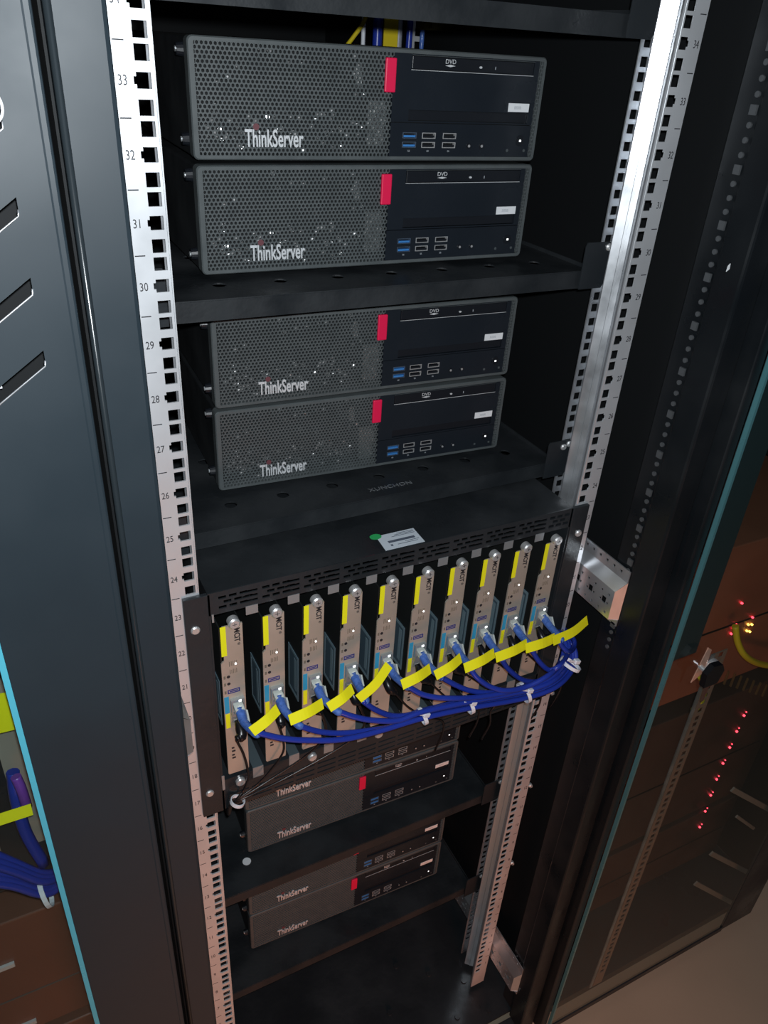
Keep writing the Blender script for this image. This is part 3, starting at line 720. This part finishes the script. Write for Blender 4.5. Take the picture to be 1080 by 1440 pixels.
tag(MB().tube(smooth([at(18, 1085, -.045), at(22, 1120, -.05), at(36, 1170, -.05), at(62, 1215, -.05)], 5), .0055, 8).build('network_cable', BLUE), 'blue cable dropping into the bundle behind the left glass door', 'cable')
tag(MB().tube(smooth([at(22, 1092, -.055), at(30, 1110, -.058), at(38, 1135, -.056)], 5), .0045, 8).build('network_cable', PURP), 'short purple cable end behind the left glass door', 'cable')
def ytag(a, b, y, wd, lab):
    A, B = at(*a, y), at(*b, y); tag(MB().ribbon([A, A.lerp(B, .5), B], (0, 0.25, 1) if abs((B-A).z) < abs((B-A).x) else (1, 0, 0), wd, .0005).build('cable_label', YEL), lab, 'label')
ytag((-30, 1162), (45, 1138), -.066, .0118, 'yellow label lying across behind the left glass door')
ytag((2, 975), (12, 1028), -.050, .014, 'yellow label standing upright behind the left glass door')
tie(at(64, 1252, -.054), (1, 0, .2), .016, 'white cable tie on the bundle behind the left glass door', False)

# ------------------------------------------------------------ right cabinet
rc = thing('right_cabinet', 'dark cabinet on the right with glass door reaching the floor', 'cabinet', (.84, -.1, -.085))
def rp(mb, name, m, par=None, **kw):
    o = mb.build(name, m, par or rc, **kw)
    if par is None: o.matrix_parent_inverse = Matrix.Translation((-.84, .1, .085))
    return o
rp(MB().box(.5340, .5355, -.088, .95, -.06, 1.95), 'side_panel', VOID); rp(MB().box(1.15, 1.1515, -.088, .95, -.06, 1.95), 'side_panel', VOID)
rp(MB().box(.536, 1.149, .948, .95, -.06, 1.95), 'rear_panel', VOID)
rp(MB().box(.5345, .5486, -.1155, -.0885, -.06, 1.95, .002), 'front_post', SATIN)
rp(MB().box(.534, 1.151, -.088, .947, -.0845, -.062), 'plinth', BLACK)
gl = rp(MB().box(.5525, .992, -.1210, -.1165, -.05, 1.95), 'glass_pane', GLASS)
MB().box(.5490, .5524, -.1216, -.1160, -.05, 1.95).build('glass_edge', CEDGE2, gl)
MB().box(.554, .990, -.1235, -.1211, -.050, -.036).build('bottom_trim', BLACK, gl)
rp(MB().plate(.9925, 1.08, -.05, 1.95, [], -.1215, -.117), 'door_frame', BLACK)
q = at(985, 905, -.115)
hp = rp(MB().box(.5365, .5600, -.0880, -.0860, -.06, 1.95), 'post_return', VOID)
rp(MB().prism([(.553, .838), (.600, .838), (.600, 1.95), (.553, 1.95)], -.1155, -.1125), 'lock_side_panel', mat('lock_panel_slate', (.03, .05, .056), .4))
MB().plate(.668, .690, -.04, .80, holes_19(.6795, 1, -.04, .80, False), -.100, -.0985).build('reflected_rail', mat('rail_brown', (.38, .27, .21), .5, .4), rc).matrix_parent_inverse = Matrix.Translation((-.84, .1, .085))  # reflection of a rail, built as a perforated strip behind the glass
rp(MB().box(.660, .6665, -.1, -.0985, -.04, .80), 'reflected_rail_lip', ZINCD)  # bright edge of the same reflected rail
# lock with its key
lk = at(990, 930, -.1215)
lock = rp(MB().prism([(lk.x-.012, lk.z-.032), (lk.x+.006, lk.z-.020), (lk.x+.006, lk.z+.018), (lk.x-.002, lk.z+.024)], -.1225, -.1212), 'lock_tape', COPPER)
b = MB().cyl((lk.x+.016, -.1212, lk.z-.012), (0, -1, 0), .011, .010, 18)
rp(b, 'lock_cylinder', STEEL)
k_ = at(1000, 950, -.14)
key = thing('lock_key', 'black key hanging from the lock of the right glass door', 'key', k_)
MB().prism([(-.012 + .0, -.014), (.012, -.014), (.017, .006), (.010, .018), (-.006, .020), (-.014, .008)], -.004, .004).build('key_head', CORD, key)
MB().prism([(-.0035, -.0145), (-.0015, -.044), (.0015, -.044), (.0035, -.0145)], -.001, .001).build('key_blade', BROWND, key)
MB().cyl((.0, .0, .0), (0, 1, 0), .0035, .019, 10).build('key_shank', STEEL, key)
# panels, lights, cable and bars built for reflections in the right glass
units = [(.55, .86, BROWN, 'reddish brown panel for the warm reflection in the right glass, beside the key'), (.16, .50, BROWND, 'dark panel carrying a reflected column of red lights'), (-.04, .14, BROWND, 'dark panel for the dim reflection in the right glass, lowest')]
for n, (z0, z1, m, lab) in enumerate(units):
    t = thing('equipment_unit', lab, 'equipment', (.91, .02, z0), 0)
    MB().box(-.215, .215, 0, .30, 0, z1 - z0, .002).build('housing', m, t)
    MB().box(-.2, .2, -.0012, -.0002, (z1-z0)*.45, (z1-z0)*.45 + .003).build('seam', VOID, t)
    inv = Matrix.Translation((-.91, -.02, -z0))
    if n == 1:  # red lights seen by reflection, built as glowing dots on this panel
        for k in range(8):
            f_ = k / 7; p = at(1046 - 62*f_ - 3*math.sin(f_*3.1), 1006 + 157*f_, .0185)
            MB().cyl((p.x, .0195, p.z), (0, -1, 0), .0022, .003, 8).cyl((p.x+.004, .0195, p.z+.007), (0, -1, 0), .0012, .002, 6).build('reflected_red_light', LEDR, t).matrix_parent_inverse = inv
    if n == 0:  # reflected lights again, built onto the warm panel
        for u_, v_, m2_ in ((1043,848,LEDR),(1035,878,LEDR),(1031,884,LEDR),(1028,891,LEDR),(1058,868,LEDR),(1052,878,LEDY),(1057,878,LEDY),(1050,887,LEDY),(1054,888,LEDY)):
            p = at(u_, v_, .0185); MB().cyl((p.x, .0195, p.z), (0, -1, 0), .0018, .003, 8).build('status_light', m2_, t).matrix_parent_inverse = inv
        q = MB()
        for k in range(7):
            p = at(1022 + 9*k, 950 + 3*k, .0185); q.box(p.x-.001, p.x+.001, .016, .0195, p.z-.02, p.z+.01)
        q.build('pin_row', mat('dull_brass', (.35, .22, .10), .4, .6), t).matrix_parent_inverse = inv
tag(MB().tube(smooth([at(1034, 880, .0), at(1038, 905, -.01), at(1050, 924, -.02), at(1075, 935, -.02), at(1120, 938, -.02)], 6), .0055, 8).build('yellow_cable', YEL2), 'thick yellow cable curving as a reflection in the right glass', 'cable')  # reflection of a cable, modelled as a solid one behind the glass
tag(MB().tube(smooth([at(985, 950, -.095), at(990, 965, -.092), at(986, 985, -.090), at(975, 1000, -.09)], 6), .005, 8).build('yellow_cable', YEL2), 'short yellow cable beside the key of the right door', 'cable')
for k, (a, b) in enumerate((((1030, 1110), (1085, 1140)), ((1000, 1200), (1062, 1232)), ((978, 1242), (1034, 1272)), ((1036, 1148), (1060, 1165)))):  # reflections of pale bars, modelled as strips behind the glass
    A, B = at(*a, -.085), at(*b, -.085)
    o = MB().ribbon([A, A.lerp(B, .5), B], (.2, 0, 1), .010 if k < 3 else .006, .003).build('reflected_bar', mat('bar_grey', (.38, .34, .30), .5, .3) if k == 0 else bpy.data.materials['bar_grey'])
    tag(o, ['uppermost pale bar reflected in the right glass', 'middle pale bar reflected in the right glass', 'lowest pale bar reflected in the right glass', 'faint short bar reflected in the right glass'][k], 'bar', 'pale bars reflected in the right glass')
